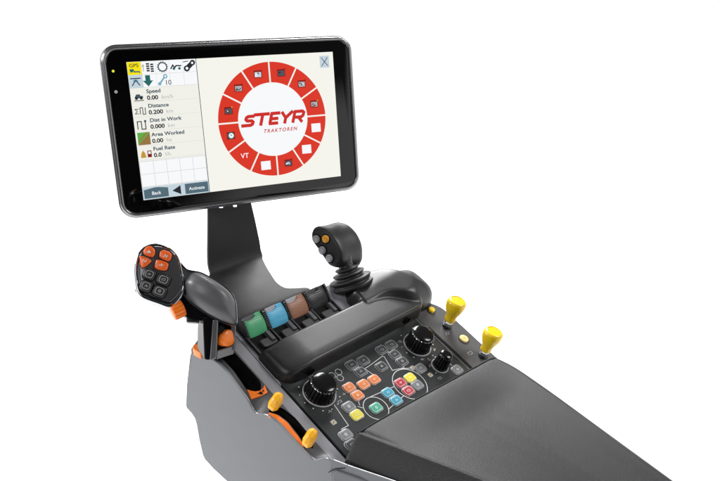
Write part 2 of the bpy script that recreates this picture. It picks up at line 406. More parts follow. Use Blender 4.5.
for i, c in enumerate(((-28, -40), (-32, -52), (-52, -56), (111, -60), (105, -24), (139, -56), (-20, -47), (108, -92), (112, -71))): tiny(*c, (i * 2 + 1) % 6)
ink_o = flatbuild(ink, 'panel_print', panel_o)

keys = [(18.7, -20.3, 'k_clear', 0), (37, -22.6, 'k_clear', 1), (21, -33.4, 'k_clear', 5), (71.6, -22, 'k_clear', 3), (90, -22.4, 'k_clear', 3), (81.7, -35.6, 'k_clear', 0), (82.1, -48.6, 'k_clear', 2),
        (51.3, -40.7, 'k_clear', 4), (-8.4, -43.3, 'k_orange', 0), (10.7, -49, 'k_orange', 5), (28, -50.4, 'k_orange', 1), (-7.4, -56.8, 'k_orange', 4), (-28.2, -63, 'k_grey', 2), (-27.7, -76, 'k_yellow', 3),
        (0, -81, 'k_green', 2), (29, -73, 'k_cyan', 0), (30, -86.2, 'k_cyan', 5), (54.5, -71, 'k_red', 1), (54.7, -84.4, 'k_red', 3), (72, -71.7, 'k_yellow', 0), (72, -84.3, 'k_grey', 2), (96.4, -68.4, 'k_grey', 1),
        (140.8, -95, 'k_grey', 5), (-57.7, -88.3, 'k_grey', 2), (-60.5, -101, 'k_clear', 3)]
names = dict(k_orange='orange key', k_yellow='yellow key', k_red='red key', k_cyan='cyan key', k_green='green key', k_grey='grey key')
for cx, cy, m, g in keys:
    kb = MB(); kb.pillow(rrect(cx, cy, 15.6, 12.0, 3.6, 4), M[m], P0, PX, PS, PN, -.5, 1.3, 1.1, 3)
    kb.ring2(rrect(cx, cy, 16.6, 13, 4.1, 4), rrect(cx, cy, 15.2, 11.6, 3.4, 4), M['ink'], h=.35, **K)
    kb.ring2(rrect(cx, cy, 12.8, 9.2, 2.6, 4), rrect(cx, cy, 12.0, 8.4, 2.2, 4), M['inkdim' if m in ('k_clear', 'k_grey') else 'ink'], h=1.42, **K)
    glyph(kb, cx, cy, g, M['ink'] if m != 'k_clear' else M['inkdim'], 1.42, .74)
    ko = kb.build('key', panel_o, angle=50)
    if m in names: lab(ko, names[m])

# ---- rotary dials
def dial(px, r, h, cap, name, fl=22, dome=True):
    db_ = MB(); o = P0 + PX * px[0] + PS * px[1]
    def fl_(rr, hh, t):
        if 2 < hh < h * .86 and rr > cap * .9:
            return rr - 1.25 * max(0, math.cos(t * fl)) ** 2
        return rr
    pr = [(r - 1.6, -.3), (r - 1.6, 1.6), (r - 2.4, 2.4)] if r > 14 else [(r - 1, -.3), (r - 1, 1.4), (r - 1.6, 2.2)]
    side = [(r * .885 + (cap - r * .885) * t, 2.5 + (h * .80 - 2.5) * t) for t in np.linspace(0, 1, 7)]
    top_ = [(cap * .99, h * .83), (cap * .965, h * .87), (cap * .90, h * .905), (cap * .75, h * .935), (cap * .5, h * .955), (cap * .25, h * .963), (.2, h * .966)]
    db_.lathe(pr + side + top_, M['gloss'], o, PN, fl * 8, fl_)
    ob_ = db_.build(name, con, angle=55)
    rb = MB(); rb.lathe([(r + .2, -.2), (r + .2, .8), (r - .6, 1.3), (r - 1.4, .9), (r - 1.4, -.2)], M['inkdim'], o, PN, 64)
    rb.build('dial_ring', ob_)
    lb = MB(); lb.lathe([(cap * .99, h * .80), (cap * 1.015, h * .815), (cap * .99, h * .835)], M['satin'], o, PN, fl * 4, lambda rr, hh, t: rr - 1.1 * max(0, math.cos(t * fl)) ** 2, cap=False)
    lb.build('cap_edge', ob_)
dial((-45.3, -31.2), 19.6, 22, 15.4, 'rotary_dial'); dial((122.7, -39.6), 18.8, 25, 15.0, 'rotary_dial')
dial((123.7, -78.9), 11.4, 25, 8.6, 'rotary_dial', 14)

# ---- strip on the right with yellow controls
sb = MB(); pts = corner([(158.6, 3), (166, 9.5), (198, 10), (212.5, -8), (212.5, -123), (158.6, -123)], [3, 10, 14, 24, 0, 0], 7)
sb.prism(pts, M['strip'], P0, PX, PS, PN, -40, .6)
strip_o = sb.build('side_strip', con, bevel=3.2, seg=4)
st = MB(); st.prism([(160.5, -26), (160.5, -122), (163.4, -122), (163.4, -26)], M['void'], P0, PX, PS, PN, .0, .9)
glyph(st, 178.2, -47, 0, M['inkdim'], .75, 1.2); glyph(st, 180.6, -86, 3, M['inkdim'], .75, 1.2)
st.build('groove_trim', strip_o, smooth=False)
def ybutton(p, r, m, h, t):
    b = MB(); o = P0 + PX * p[0] + PS * p[1]
    b.lathe([(r + 1.3, .3), (r + 1.3, 1.3), (r + .3, 1.5), (r + .2, .4)], M['black'], o, PN, 32)
    b.lathe([(r, .2), (r, h - .8), (r - .5, h - .2), (r - 1.2, h), (r * .4, h + .2), (.1, h + .25)], m, o, PN, 32)
    if h < 4: glyph(b, p[0], p[1], 2, M['inkdim'], h + .35, .7)
    lab(b.build('round_button', con, angle=50), t)
ybutton((189.7, -7), 4.6, M['yellow'], 4.6, 'small bright yellow round button'); ybutton((192.6, -65.4), 6.3, M['cream'], 3.0, 'pale yellow round button')
def ylever(p, L, name_t):
    a = unit(PN * .62 + UP * .38 + RT * .06); o = P0 + PX * p[0] + PS * p[1]
    b = MB()
    prof = [(0.5, 13), (6.6, 13), (7.4, 14), (7.3, 17), (7.4, 21), (8.2, 25.5), (10.4, 31), (12.3, 37), (13.0, 42), (13.0, 46.5), (12.4, 49.3), (10.6, 51.2), (9.3, 51.6), (9.0, 51.0), (5, 51.2), (.2, 51.3)]
    b.lathe([(r_ * 1.0, h_ * L) for r_, h_ in prof], M['yellow'], o, a, 44)
    lv = lab(b.build('knob_lever', con, angle=45), name_t)
    c = MB(); c.lathe([(6.6, -1), (6.6, 2.2), (5.9, 3.4), (5.2, 3.6)], M['black'], o, a, 32)
    c.build('rubber_base', lv)
    c = MB(); c.lathe([(5.3, 3), (6.5, 4), (6.5, 8.5), (5.0, 10), (5.0, 13.6)], M['chrome'], o, a, 6, ref=V(.2, .3, .9)); c.build('lock_nut', lv, bevel=.4)
ylever((188.2, -38.0), .87, 'yellow knob lever on a chrome nut'); ylever((194.2, -98.5), .83, 'yellow knob lever with its base behind the pad')

# ---- hand rest: bar across the panel and the swelling hump at its right end, one moulding
def sd_box(X, Y, x0, x1, y0, y1, r):
    cx, cy = (x0 + x1) / 2, (y0 + y1) / 2
    qx = np.abs(X - cx) - (x1 - x0) / 2 + r; qy = np.abs(Y - cy) - (y1 - y0) / 2 + r
    return r - np.hypot(np.maximum(qx, 0), np.maximum(qy, 0)) - np.minimum(np.maximum(qx, qy), 0)     # positive inside
def sd_poly(X, Y, P):
    d = np.full(X.shape, 1e9); s = np.ones(X.shape)
    for i in range(len(P)):
        a, b = P[i], P[i - 1]; e = (b[0] - a[0], b[1] - a[1]); wx, wy = X - a[0], Y - a[1]
        t = np.clip((wx * e[0] + wy * e[1]) / (e[0] ** 2 + e[1] ** 2), 0, 1)
        d = np.minimum(d, (wx - e[0] * t) ** 2 + (wy - e[1] * t) ** 2)
        c1 = Y >= a[1]; c2 = Y < b[1]; c3 = e[0] * wy > e[1] * wx
        s = np.where((c1 & c2 & c3) | (~c1 & ~c2 & ~c3), -s, s)
    return -s * np.sqrt(d)
def shoulder(d, r, p=2.2): k = np.clip(d / r, 0, 1); return (1 - (1 - k) ** p) ** (1 / p)
gx = np.arange(-78, 217.1, 1.1); gt = np.arange(-10.5, 96, 1.1)
Xg, Tg = np.meshgrid(gx, gt)
bp_ = corner([(-75, -6.5), (172, -6.5), (172, 46.5), (-75, 46.5)], [19, 13, 13, 7], 7)
dbar = sd_poly(Xg, Tg, bp_)
Hbar = 20.5 * shoulder(dbar, 5.2 - 1.8 * smoothstep(8, 30, Tg) + 5 * smoothstep(-40, -66, Xg), 2.3) - 2.8 * np.clip((Tg - 8) / 38, 0, 1)
Hbar = Hbar * (1 - .42 * np.clip((-28 - Xg) / 47, 0, 1) ** 1.5)
hp = [tuple(p) for p in spline([(90, 52), (91, 34.5), (106, 33), (128, 29), (146, 16), (160, 3), (178, -2), (198, 1), (211, 12), (214, 30), (212, 50), (203, 63), (180, 72), (150, 80), (132, 84), (118, 82), (104, 76), (95, 68), (90, 60)], 4, True)]
dh = sd_poly(Xg, Tg, hp)
cap_ = 15.5 + 5 * smoothstep(72, 98, Xg) + 11 * smoothstep(98, 170, Xg) - 6 * smoothstep(50, 85, Tg)
rad = 5 + 5 * smoothstep(100, 150, Xg) + 34 * smoothstep(150, 190, Xg)
Hh = cap_ * shoulder(dh, rad, 2.0)
# the wall of the grid is smoothed where the two swellings meet
k = 5.0; hh = np.clip(.5 + .5 * (Hbar - Hh) / k, 0, 1); mix = smoothstep(120, 160, Xg)
sm = np.maximum(Hbar, Hh) + mix * k * hh * (1 - hh)
Hs = np.where((dbar > 0) | (dh > 0), sm, -3.0)
hr = MB(); W_ = len(gx)
vs = [uvp(Xg[j, i], Tg[j, i], Hs[j, i]) for j in range(len(gt)) for i in range(W_)]
fs_ = [[j * W_ + i, j * W_ + i + 1, (j + 1) * W_ + i + 1, (j + 1) * W_ + i] for j in range(len(gt) - 1) for i in range(W_ - 1)
       if max(Hs[j, i], Hs[j, i + 1], Hs[j + 1, i], Hs[j + 1, i + 1]) > -2.9]
hr.add(vs, fs_, M['rest'])
rest = hr.build('hand_rest', con, angle=180)
bmx = bmesh.new(); bmx.from_mesh(rest.data); bmesh.ops.delete(bmx, geom=[v for v in bmx.verts if not v.link_faces], context='VERTS')
bed = [v for v in bmx.verts if v.is_boundary]
for _ in range(9): bmesh.ops.smooth_vert(bmx, verts=[v for v in bmx.verts if not v.is_boundary], factor=.5, use_axis_x=True, use_axis_y=True, use_axis_z=True)
bmx.to_mesh(rest.data); bmx.free()
for u in (-41, 133):
    q = MB(); o = uvp(u, -6.9, 8.6); q.lathe([(5.6, 0), (5.6, .9), (4.9, 1.1), (4.5, .3), (4.2, -.4), (.1, -.5)], M['hole'], o - PS * .2, -PS, 28, lambda rr, h, t: rr); q.build('screw_recess', rest)
# short black mark moulded in the top of the hump
q = MB(); q.stroke([(134, 63), (142, 61), (150, 62)], 1.0, M['void'], h=31, **K)

# ---- paddle levers in their black tray
tb = MB(); y0 = -1
tb.prism([(-73, 40), (69, 40), (71, 100), (-73, 100)], M['void'], P0, PX, PS, PN, -1, .6)
for x in (-71, -35.6, -2.2, 32.2, 68.6):
    tb.prism([(x - 1.4, 44), (x + 1.4, 44), (x + 1.4, 72), (x - 1.4, 72)], M['black'], P0, PX, PS, PN, 0, 3.2)
for x0, x1 in ((-66.1, -38.9), (-32.7, -4.9), (.5, 29.7), (34.4, 65.1)):
    tb.prism(corner([(x0 + 4, 48), (x1 - 1, 48), (x1 - 2, 60), (x0 + 3, 60)], 3), M['black'], P0, PX, PS, PN, .5, 4.5, .92)
    tb.prism([(x1 - 9, 52), (x1 - 3, 52), (x1 - 3, 68), (x1 - 9, 68)], M['deck'], P0, PX, PS, PN, .5, 6.5, .9)
tb.build('lever_tray', con, bevel=.6)
SL = math.radians(60); LU = V(0, math.cos(SL), math.sin(SL)); LN = V(0, -math.sin(SL), math.cos(SL))
for (x0, x1, m, t) in ((-66.1, -38.9, 'lever_green', 'green paddle lever'), (-32.7, -4.9, 'lever_blue', 'blue paddle lever'), (.5, 29.7, 'lever_brown', 'brown paddle lever'), (34.4, 65.1, 'lever_black', 'black paddle lever')):
    b = MB(); o = V(0, -31.2, -8.2); wd = x1 - x0; ln_ = 26.2; rings = []
    # section along the paddle: fine grooves across, top edge scooped
    ncol = 12; nr = 57
    G2 = []
    for i in range(nr):
        tt = i / (nr - 1); s_ = tt * ln_
        groove = -.55 * (abs(((s_ / 2.9) % 1) - .5) < .16) if .08 < tt < .86 else 0
        row = []
        for j in range(ncol + 1):
            q = j / ncol; x = x0 + wd * q
            top_ = ln_ - 5.6 * max(0, 1 - ((q - .30) / .36) ** 2) ** .5
            s2 = min(s_, top_) if tt < 1 else top_
            s2 = tt * top_
            s3 = min(s_, top_); groove = -.42 if (.06 < tt < .95 and ((s_ / 2.4) % 1) < .26) else 0
            row.append(o + PX * x + LU * s3 + LN * (2.2 * math.sin(math.pi * min(1, tt * 1.05)) ** .7 + groove - .8 * (2 * q - 1) ** 6))
        G2.append(row)
    vs = [p for r_ in G2 for p in r_]; c_ = ncol + 1
    fs_ = [[i * c_ + j, i * c_ + j + 1, (i + 1) * c_ + j + 1, (i + 1) * c_ + j] for i in range(nr - 1) for j in range(ncol)]
    nb = len(vs); per = [j for j in range(c_)] + [i * c_ + ncol for i in range(1, nr)] + [(nr - 1) * c_ + j for j in range(ncol - 1, -1, -1)] + [i * c_ for i in range(nr - 2, 0, -1)]
    vs += [vs[i] - LN * 8 for i in per]; k_ = len(per)
    fs_ += [[per[i], per[(i + 1) % k_], nb + (i + 1) % k_, nb + i] for i in range(k_)] + [[nb + i for i in range(k_)]]
    b.add(vs, fs_, M[m])
    lv = lab(b.build('paddle_lever', con, angle=30), t)
    for xx in (x0 - 3.4, x1 + .3):              # black cheeks with ribbed edges, and the thumb scoop behind the paddle
        c = MB(); ed_ = [(-1, -9), (ln_ - 1, -8), (ln_ + .5, 1.0), (ln_ - 2, 2.4)]
        for i in range(8): ed_ += [(ln_ - 3.2 - i * 2.5, 2.3), (ln_ - 3.9 - i * 2.5, 1.4), (ln_ - 4.6 - i * 2.5, 2.3)]
        c.prism(ed_ + [(1, 1.6)], M['black'], o + PX * xx, LU, LN, PX, 0, 2.8)
        c.build('paddle_cheek', lv)
    c = MB(); c.prism(corner([(x0 + .5, 12), (x1 - 8, 12), (x1 - 8, ln_ + .3), (x0 + .5, ln_ - .2)], 1.5, 3), M['black' if m == 'lever_black' else 'lav'] if m != 'lever_green' else M['deck'], o, PX, LU, LN, -5, -.9)
    c.build('thumb_scoop', lv, bevel=.5)

# ---- amber slider tabs in the deck slot
def slider(px, py, base, t, k=1.0):
    b = MB(); ax = unit(V(-.25, -.55, .8)); o = np.array(base)
    u_ = unit(np.cross(V(-.3, .95, .1), ax)); w_ = np.cross(ax, u_)
    rings = []
    for h, a, c in ((0, 2.4, 2.0), (2.5, 3.4, 2.6), (4.5, 6.2, 4.6), (8, 7.6, 5.6), (12, 7.2, 5.2), (15.5, 5.4, 4.2), (17.3, 3.0, 2.4)):
        ring = []
        for tt in np.linspace(.2, 2 * math.pi + .2, 8, endpoint=False):
            ring.append(o + ax * h * k + u_ * a * 1.32 * k * math.copysign(abs(math.cos(tt)) ** .75, math.cos(tt)) + w_ * c * 1.12 * k * math.copysign(abs(math.sin(tt)) ** .75, math.sin(tt)) + u_ * (h - 8) * .12)
        rings.append(ring)
    b.loft(rings, M['amber'])
    so = lab(b.build('slider_tab', con, angle=20, bevel=.9), t)
    c = MB(); c.tube([o - ax * 9, o + ax * 2], 1.6, M['black'], 8); c.build('slider_stem', so)
slider(0, 0, V(-99.6, -107.0, -48.0), 'amber slider tab at the front end of its slot', 1.1)
slider(0, 0, V(-98.8, -157.5, -70.5), 'amber slider tab at the rear end of its slot', 1.08)

# ---- padded armrest
SLP = math.tan(math.radians(7))
def ptop(y): return -57.6 + (y + 199) * SLP
nv, nu = 44, 48
def edgeL(v):  # left ridge
    return V(np.interp(v, [0, .2, .4, 1], [-66, -45, -25, 22]), np.interp(v, [0, .2, .4, 1], [-198.5, -266, -328, -570]))
def edgeR(v):
    return V(np.interp(v, [0, .06, .25, .5, .75, 1], [171, 174, 160, 140, 118, 90]), np.interp(v, [0, .06, .25, .5, .75, 1], [-215, -234, -300, -380, -470, -570]))
eL = [edgeL(v) for v in np.linspace(0, 1, nv)]; eR = [edgeR(v) for v in np.linspace(0, 1, nv)]
def sm1(E):
    A = np.array(E)
    for _ in range(6): A[1:-1] = (A[:-2] + 2 * A[1:-1] + A[2:]) / 4
    return A
eL, eR = sm1(eL), sm1(eR)
ab = MB(); rings = []
for i in range(nv):
    v = i / (nv - 1); a, b = eL[i], eR[i]; row = []
    dl = unit(V(-1, -.28)); dr = unit(V(1, .28))
    # left skirt (bottom to ridge)
    for (o_, z_) in ((27.5, -19), (27.5, -15.5), (26.5, -14.2), (14, -7.4), (3.6, -1.6), (1.8, -.1), (0, .45), (-2.0, .1), (-3.8, -2.4), (-6.2, -2.1)):
        p = a + dl * o_; row.append(V(p[0], p[1], ptop(a[1]) + z_))
    for u in np.linspace(.04, .965, nu):
        p = a + (b - a) * u; bow = 2.0 * math.sin(math.pi * u) * (1 - min(1, v * 5)) * 2
        sag = float(np.interp(u, [0, .08, .3, .48, .6, .72, .84, .92, .965, 1], [-2, -2.8, -7.4, -10.4, -11, -9.2, -5.4, -1.8, -.5, -.7])) * (.30 + .70 * smoothstep(0, .18, v))
        p = p + V(0, bow); row.append(V(p[0], p[1], ptop(p[1]) + sag))
    for (o_, z_) in ((-5.5, .1), (-1.0, -1.5), (3.4, -4.0), (6.6, -7.6), (8.2, -13), (8.2, -24)):
        p = b + dr * o_; row.append(V(p[0], p[1], ptop(b[1]) + z_))
    rings.append(row)
# rounded front roll
front_ = []
c0 = rings[0]
for (dy, dz, k_) in ((1.2, -24, 0), (1.5, -14, 0), (1.9, -6, 0), (1.6, -2.6, 0), (.9, -.8, .6)):
    front_.append([V(p[0] + .1 * dy, p[1] + dy * 1.4, (p[2] + dz * (1 if dz > -3 else 1) if (p[2] + dz > ptop(-199) - 24) else max(p[2] + dz, ptop(-199) - 24))) for p in c0])
ab.loft(front_ + rings, M['leather'], False, False, False)
bk = [V(p[0], p[1] - 3, ptop(-570) - 24) for p in rings[-1]]
ab.loft([rings[-1], bk], M['leather'], False, False, False)
pad = ab.build('armrest_pad', con, angle=70, sub=1)
# raised piping along the front and left edges
pp = MB(); path = [V(c0[j][0], c0[j][1] + .6, c0[j][2] + .1) for j in range(6, len(c0) - 3, 2)]
pp.tube(path, .8, M['leather'], 8); pp.build('piping', pad)
# grey rear cover on the side wall, with its seam
sv = MB(); q = corner([(-199, -80.6), (-300, -86.5), (-420, -93.5), (-420, -150), (-300, -190), (-202, -190)], [9, 0, 2, 2, 0, 9], 6)
sv.loft([[V(wall_x(y, z, -1) + 2, y, z) for y, z in q], [V(wall_x(y, z, -1) - 1.5, y, z) for y, z in q]], M['grey'])
sv.build('side_cover', con, bevel=1.4)
sm_ = MB(); sp = [hit(a, c, (1, .30, 0), (-105.2, -195, 0)) for a, c in ((328.5, 472.4), (331.5, 470.6), (335, 469.2), (340, 468.4), (344.6, 468))] + [hit(347, 465, (0, 0, 1), (0, 0, -72)), hit(350.4, 461.2, (0, 0, 1), (0, 0, -73))]
sm_.tube(sp, .45, M['void'], 6); sm_.build('panel_seam', con)

# ================================================================== joystick
jb = hit(351.8, 283.6, PN, P0 + PN * 7)
joy = thing('joystick', 'short black joystick with a rubber bellows, one orange and three grey thumb buttons', 'joystick', jb)
ja = unit(UP * math.cos(math.radians(18)) - RT * math.sin(math.radians(18)) + HZ * .20)
b = MB(); H_ = 27
b.lathe([(r9, h9 * 1.08) for r9, h9 in [(27, -4.5), (29, -1.5), (29.2, -.4), (28.6, .4), (25, 1.0), (24.2, 2.0), (24.6, 3.4), (27.4, 5.4), (28.4, 6.6), (28.2, 7.6), (27.2, 8.0), (20, 8.6), (18.4, 9.6), (18.6, 10.8), (20.8, 12.2), (21.8, 13.2), (21.6, 14.2), (20.6, 14.6), (14.6, 15.2), (13.4, 16.2), (13.6, 17.4), (15.6, 18.8), (16.3, 19.8), (16.0, 20.8), (15, 21.2), (10.6, 21.8), (9.8, 23.5), (10, 27), (11.5, 31), (12, 36)]], M['dark'], jb, ja, 56)
b.build('bellows', joy, angle=80)
depth_j = float(np.dot(jb - CAM, FW))
jc = deep(329, 248, depth_j - 16)
jn = unit(V(-.90, -.22, .10)); ju = unit(np.cross(UP, jn)); jv = np.cross(jn, ju)     # face normal, across, up
def on(px, py, o, n, u, v): p = hit(px, py, n, o) - o; return (float(p @ u), float(p @ v))
fpts = [(312.2, 235.5), (313, 230.4), (316, 227.2), (321.2, 227.6), (328.2, 231.2), (336, 239.6), (341.4, 250.4), (343.2, 257.6), (342.4, 262.8), (337.4, 266.6), (330.9, 265.6), (325.3, 258.2), (319, 248.8), (314, 241.8)]
fo = [on(a, c, jc, jn, ju, jv) for a, c in fpts]; fo = [tuple(p) for p in spline(fo, 4, True)]
je = unit(V(1, .02, -.05))
b = MB(); cF = np.mean(np.array(fo), 0); rings = []
for (d, s_, lift) in ((-2.6, .90, 0), (-1.6, .965, 0), (0, 1.0, 0), (3, 1.015, 0), (8, 1.0, 0), (16, .965, 0), (28, .955, 0), (36, .965, 0), (41, .95, 0), (45, .90, 0), (47.5, .80, 0), (49, .62, 0), (49.5, .4, 0)):
    rings.append([jc + ju * (cF[0] + (a - cF[0]) * s_) + jv * (cF[1] + (c - cF[1]) * s_ * (1 + .0150 * max(0, min(d, 40)) * smoothstep(4, -14, c - cF[1]))) + je * d * .93 for a, c in fo])
b.loft(rings, M['grip'])
grip = b.build('grip', joy, angle=60)
b = MB(); b.prism([(cF[0] + (a - cF[0]) * .86, cF[1] + (c - cF[1]) * .86) for a, c in fo], M['dark'], jc, ju, jv, jn, 2.2, 3.0); b.build('button_plate', grip, bevel=.4)
for (px, m, t) in (((316.3, 239), 'silver', ''), ((325.5, 239), 'orange', 'orange thumb button'), ((322.3, 250.1), 'silver', ''), ((329.3, 258.2), 'silver', '')):
    a, c = on(*px, jc + jn * 4, jn, ju, jv); o = jc + ju * a + jv * c
    if m == 'silver': mm = M.setdefault('silver', mat('grey_thumb_button', (.36, .37, .40), .3, coat=.2))
    else: mm = M.setdefault('accent', mat('orange_thumb_button', (.95, .40, .02), .32, coat=.2))
    q = MB(); q.lathe([(6.6, 2.5), (6.6, 3.6), (5.6, 3.9), (5.3, 3.4)], M['void'], o, jn, 28)
    q.lathe([(5.2, 2.6), (5.2, 4.6), (4.4, 5.3), (2.6, 5.6), (.1, 5.7)], mm, o, jn, 28)
    if m == 'silver': glyph(q, a, c, 2, M['ink'], 5.8, .8, dict(o=jc, u=ju, v=jv, n=jn))
    bo = q.build('thumb_button', grip, angle=50)
    if t: lab(bo, t)

# ================================================================== drive handle
hc = deep(160, 276, 806)
hn = unit(unit(CAM - hc) + UP * .22); hu = unit(RT - hn * np.dot(RT, hn)); hv = np.cross(hn, hu)
HK = dict(o=hc, u=hu, v=hv, n=hn)
def hp_(px, py, off=0): p = hit(px, py, hn, hc + hn * off) - hc; return V(float(p @ hu), float(p @ hv))
han = thing('drive_handle', 'chrome and black drive handle with orange and black buttons on a glossy post', 'control lever', V(-108, -22, -14))
head = [(141.8, 248), (147.5, 244.6), (155, 243), (162, 243.8), (168.4, 246.4), (174, 250.6), (178.6, 257), (181.2, 264), (183, 272), (184.4, 282), (184.8, 291), (181, 299), (176, 305), (169.4, 308.6), (158.5, 305), (144.7, 300), (138.8, 295.6), (135.9, 289), (134, 276), (134.2, 264), (136.6, 255)]
HO = [tuple(p) for p in spline([hp_(*p) for p in head], 4, True)]; hC = np.mean(np.array(HO), 0)
def scaled(P, c, s): return [(c[0] + (a - c[0]) * s, c[1] + (b_ - c[1]) * s) for a, b_ in P]
def stack(mb, P, c, levels, m):
    mb.loft([[hc + hu * a + hv * b_ + hn * h for a, b_ in scaled(P, c, s)] for h, s in levels], m)
b = MB(); stack(b, HO, hC, ((-30, .62), (-27, .76), (-20, .88), (-11, .965), (-7, .985), (-6.5, .97)), M['lacquer']); stack(b, HO, hC, ((-6.8, .97), (-5.6, 1.0), (-4, 1.003), (-2.2, 1.0), (-.2, .99), (1.0, .965), (1.6, .93), (1.0, .885), (-.2, .86), (-1.2, .83)), M['smoke'])
# chrome neck between the head and the palm rest
hd = b.build('handle_head', han, angle=60)
b = MB(); hC2 = hC + V(1.6, 1.6); stack(b, [tuple(V(*p) + V(1.2, 1.2)) for p in HO], hC2, ((-3, .845), (-.2, .845), (.6, .83), (.9, .80), (1.3, .5), (1.4, .1)), M['gun']); b.build('button_plate', hd, angle=60)
# dark lower shell under the head
b = MB(); low_ = [(136, 288), (139, 296.4), (146, 301.2), (160, 306.4), (172, 311), (186, 318), (200, 322), (216, 322), (222, 316), (206, 306), (188, 296), (160, 286)]
LO = [tuple(p) for p in spline([hp_(*p, -14) for p in low_], 3, True)]; lc = np.mean(np.array(LO), 0)
stack(b, LO, lc, ((-40, .55), (-34, .8), (-24, .97), (-14, 1.0), (-9, .94)), M['lacquer']); b.build('lower_shell', han, angle=60)
# palm rest: chrome frame and soft domed grip
palm = [(179.6, 262), (186.4, 268.6), (192.3, 270.4), (200, 271.8), (207.4, 275.1), (216.8, 280.6), (225.8, 287), (232.3, 293.5), (236, 302), (237.2, 312), (236.4, 325.4), (226, 324.2), (217.8, 321), (208.5, 316), (199, 310), (189.5, 302.6), (182.6, 294), (180, 284), (179, 272)]
PO = [tuple(p) for p in spline([hp_(*p, -3) for p in palm], 4, True)]; pc = np.mean(np.array(PO), 0)
b = MB(); stack(b, PO, pc, ((-24, .80), (-17, .94), (-8, .985), (-6, .97)), M['lacquer']); stack(b, PO, pc, ((-6.4, .97), (-5.4, .998), (-3.6, 1.005), (-1.8, .992), (-1.9, .974), (-3.4, .955), (-4.4, .93)), M['chrome']); fr = b.build('chrome_frame', han, angle=60)
inner = [(184.9, 283), (187.6, 277.4), (192.6, 272.6), (200, 272.8), (207.2, 276), (216.4, 281.4), (225.2, 287.9), (231.4, 294.2), (235, 302.4), (236.2, 312), (235.4, 323.6), (226, 322.0), (218, 318.8), (209, 314), (200, 308), (191.5, 301), (186.4, 293)]
IO = [tuple(p) for p in spline([hp_(*p, 0) for p in inner], 4, True)]; ic = np.mean(np.array(IO), 0) + V(2.5, 4)
b = MB(); stack(b, IO, ic, ((-6, .97), (-1.5, 1.0), (.5, .985), (3.2, .93), (6.2, .84), (9.2, .71), (11.4, .56), (12.9, .40), (13.8, .22), (14.1, .05)), M['palm']); b.build('palm_rest', han, angle=80)
# four orange and four black buttons
obs = [([(143.4, 251), (146, 246.8), (150.6, 246), (155, 249.6), (155.2, 254), (153, 257.6), (148, 256.6), (143.6, 254.4)], (149, 251.6), 4), ([(139.4, 256), (143, 256.6), (149, 258.6), (152, 261.2), (148, 265.2), (142.4, 268.6), (140.4, 265)], (144.4, 260.8), 0),
       ([(160, 251.8), (163.4, 250), (169.4, 252), (172, 254.4), (171, 259.6), (168.6, 261.8), (163, 259.8), (158.8, 257)], (165.2, 255.8), 5), ([(156.4, 259.8), (160.2, 260.2), (167.2, 262.6), (168.8, 265), (167, 270.2), (163.6, 271.2), (156.4, 269.4), (154.2, 267.4)], (161.4, 265), 1)]
for P, cpx, g in obs:
    Q = corner([hp_(*p, 2) for p in P], 1.4, 3); q = MB(); q.pillow([tuple(x) for x in scaled(Q, np.mean(np.array(Q), 0), 1.10)], M['void'], hc, hu, hv, hn, .5, 1.7, .5, 2)
    q.pillow([tuple(x) for x in Q], M['button_orange'], hc, hu, hv, hn, .6, 4.6, 1.9, 4, .5)
    c = hp_(*cpx, 5); glyph(q, c[0], c[1], g, M['ink'], 5.25, .85, HK); lab(q.build('handle_button', hd, angle=50), 'orange handle button')
for cpx, r_, g in (((149.4, 274.6), 0, 1), ((163.6, 280), 1, 3), ((146.2, 286.2), 0, 5), ((159.6, 291.4), 1, 2)):
    c = hp_(*cpx, 2); w = 12.6 if not r_ else 14.2; an = math.radians(-20); Q = [(c[0] + a * math.cos(an) - b_ * math.sin(an), c[1] + a * math.sin(an) + b_ * math.cos(an)) for a, b_ in rrect(0, 0, w, 11.6, 3.4, 4)]
    q = MB(); q.pillow(scaled(Q, c, 1.14), M['void'], hc, hu, hv, hn, .5, 1.6, .5, 2); q.pillow(Q, M['dark'], hc, hu, hv, hn, .6, 4.4, 1.8, 4, .3)
    q.ring2(scaled(Q, c, .64), scaled(Q, c, .56), M['inkdim'], h=4.95, **HK); glyph(q, c[0], c[1], g, M['inkdim'], 4.95, .6, HK); q.build('handle_button', hd, angle=50)
# ribbed orange thumb wheel
w0 = hp_(177, 308.6, -4); wc_ = hc + hu * w0[0] + hv * w0[1] - hn * 8; 
q = MB(); q.lathe([(.5, -7), (8, -7), (10.2, -6), (10.8, -4), (10.8, 4), (10.2, 6), (8, 7), (.5, 7)], M['orange'], wc_, unit(hu * .80 + hv * .45 - hn * .1), 120, lambda rr, h, t: rr - (1.1 * (max(0, math.cos(t * 15)) ** 2) if rr > 9 else 0)); lab(q.build('thumb_wheel', han, angle=40), 'ribbed orange thumb wheel')
# switch and trigger pieces under the palm
q = MB(); t0 = hp_(193, 319.5, -14); q.pillow(rrect(t0[0], t0[1], 14, 6.5, 2, 3), M['black'], hc, hu, hv, hn, -24, -12, 1.5, 3); q.build('trigger', han, angle=50)
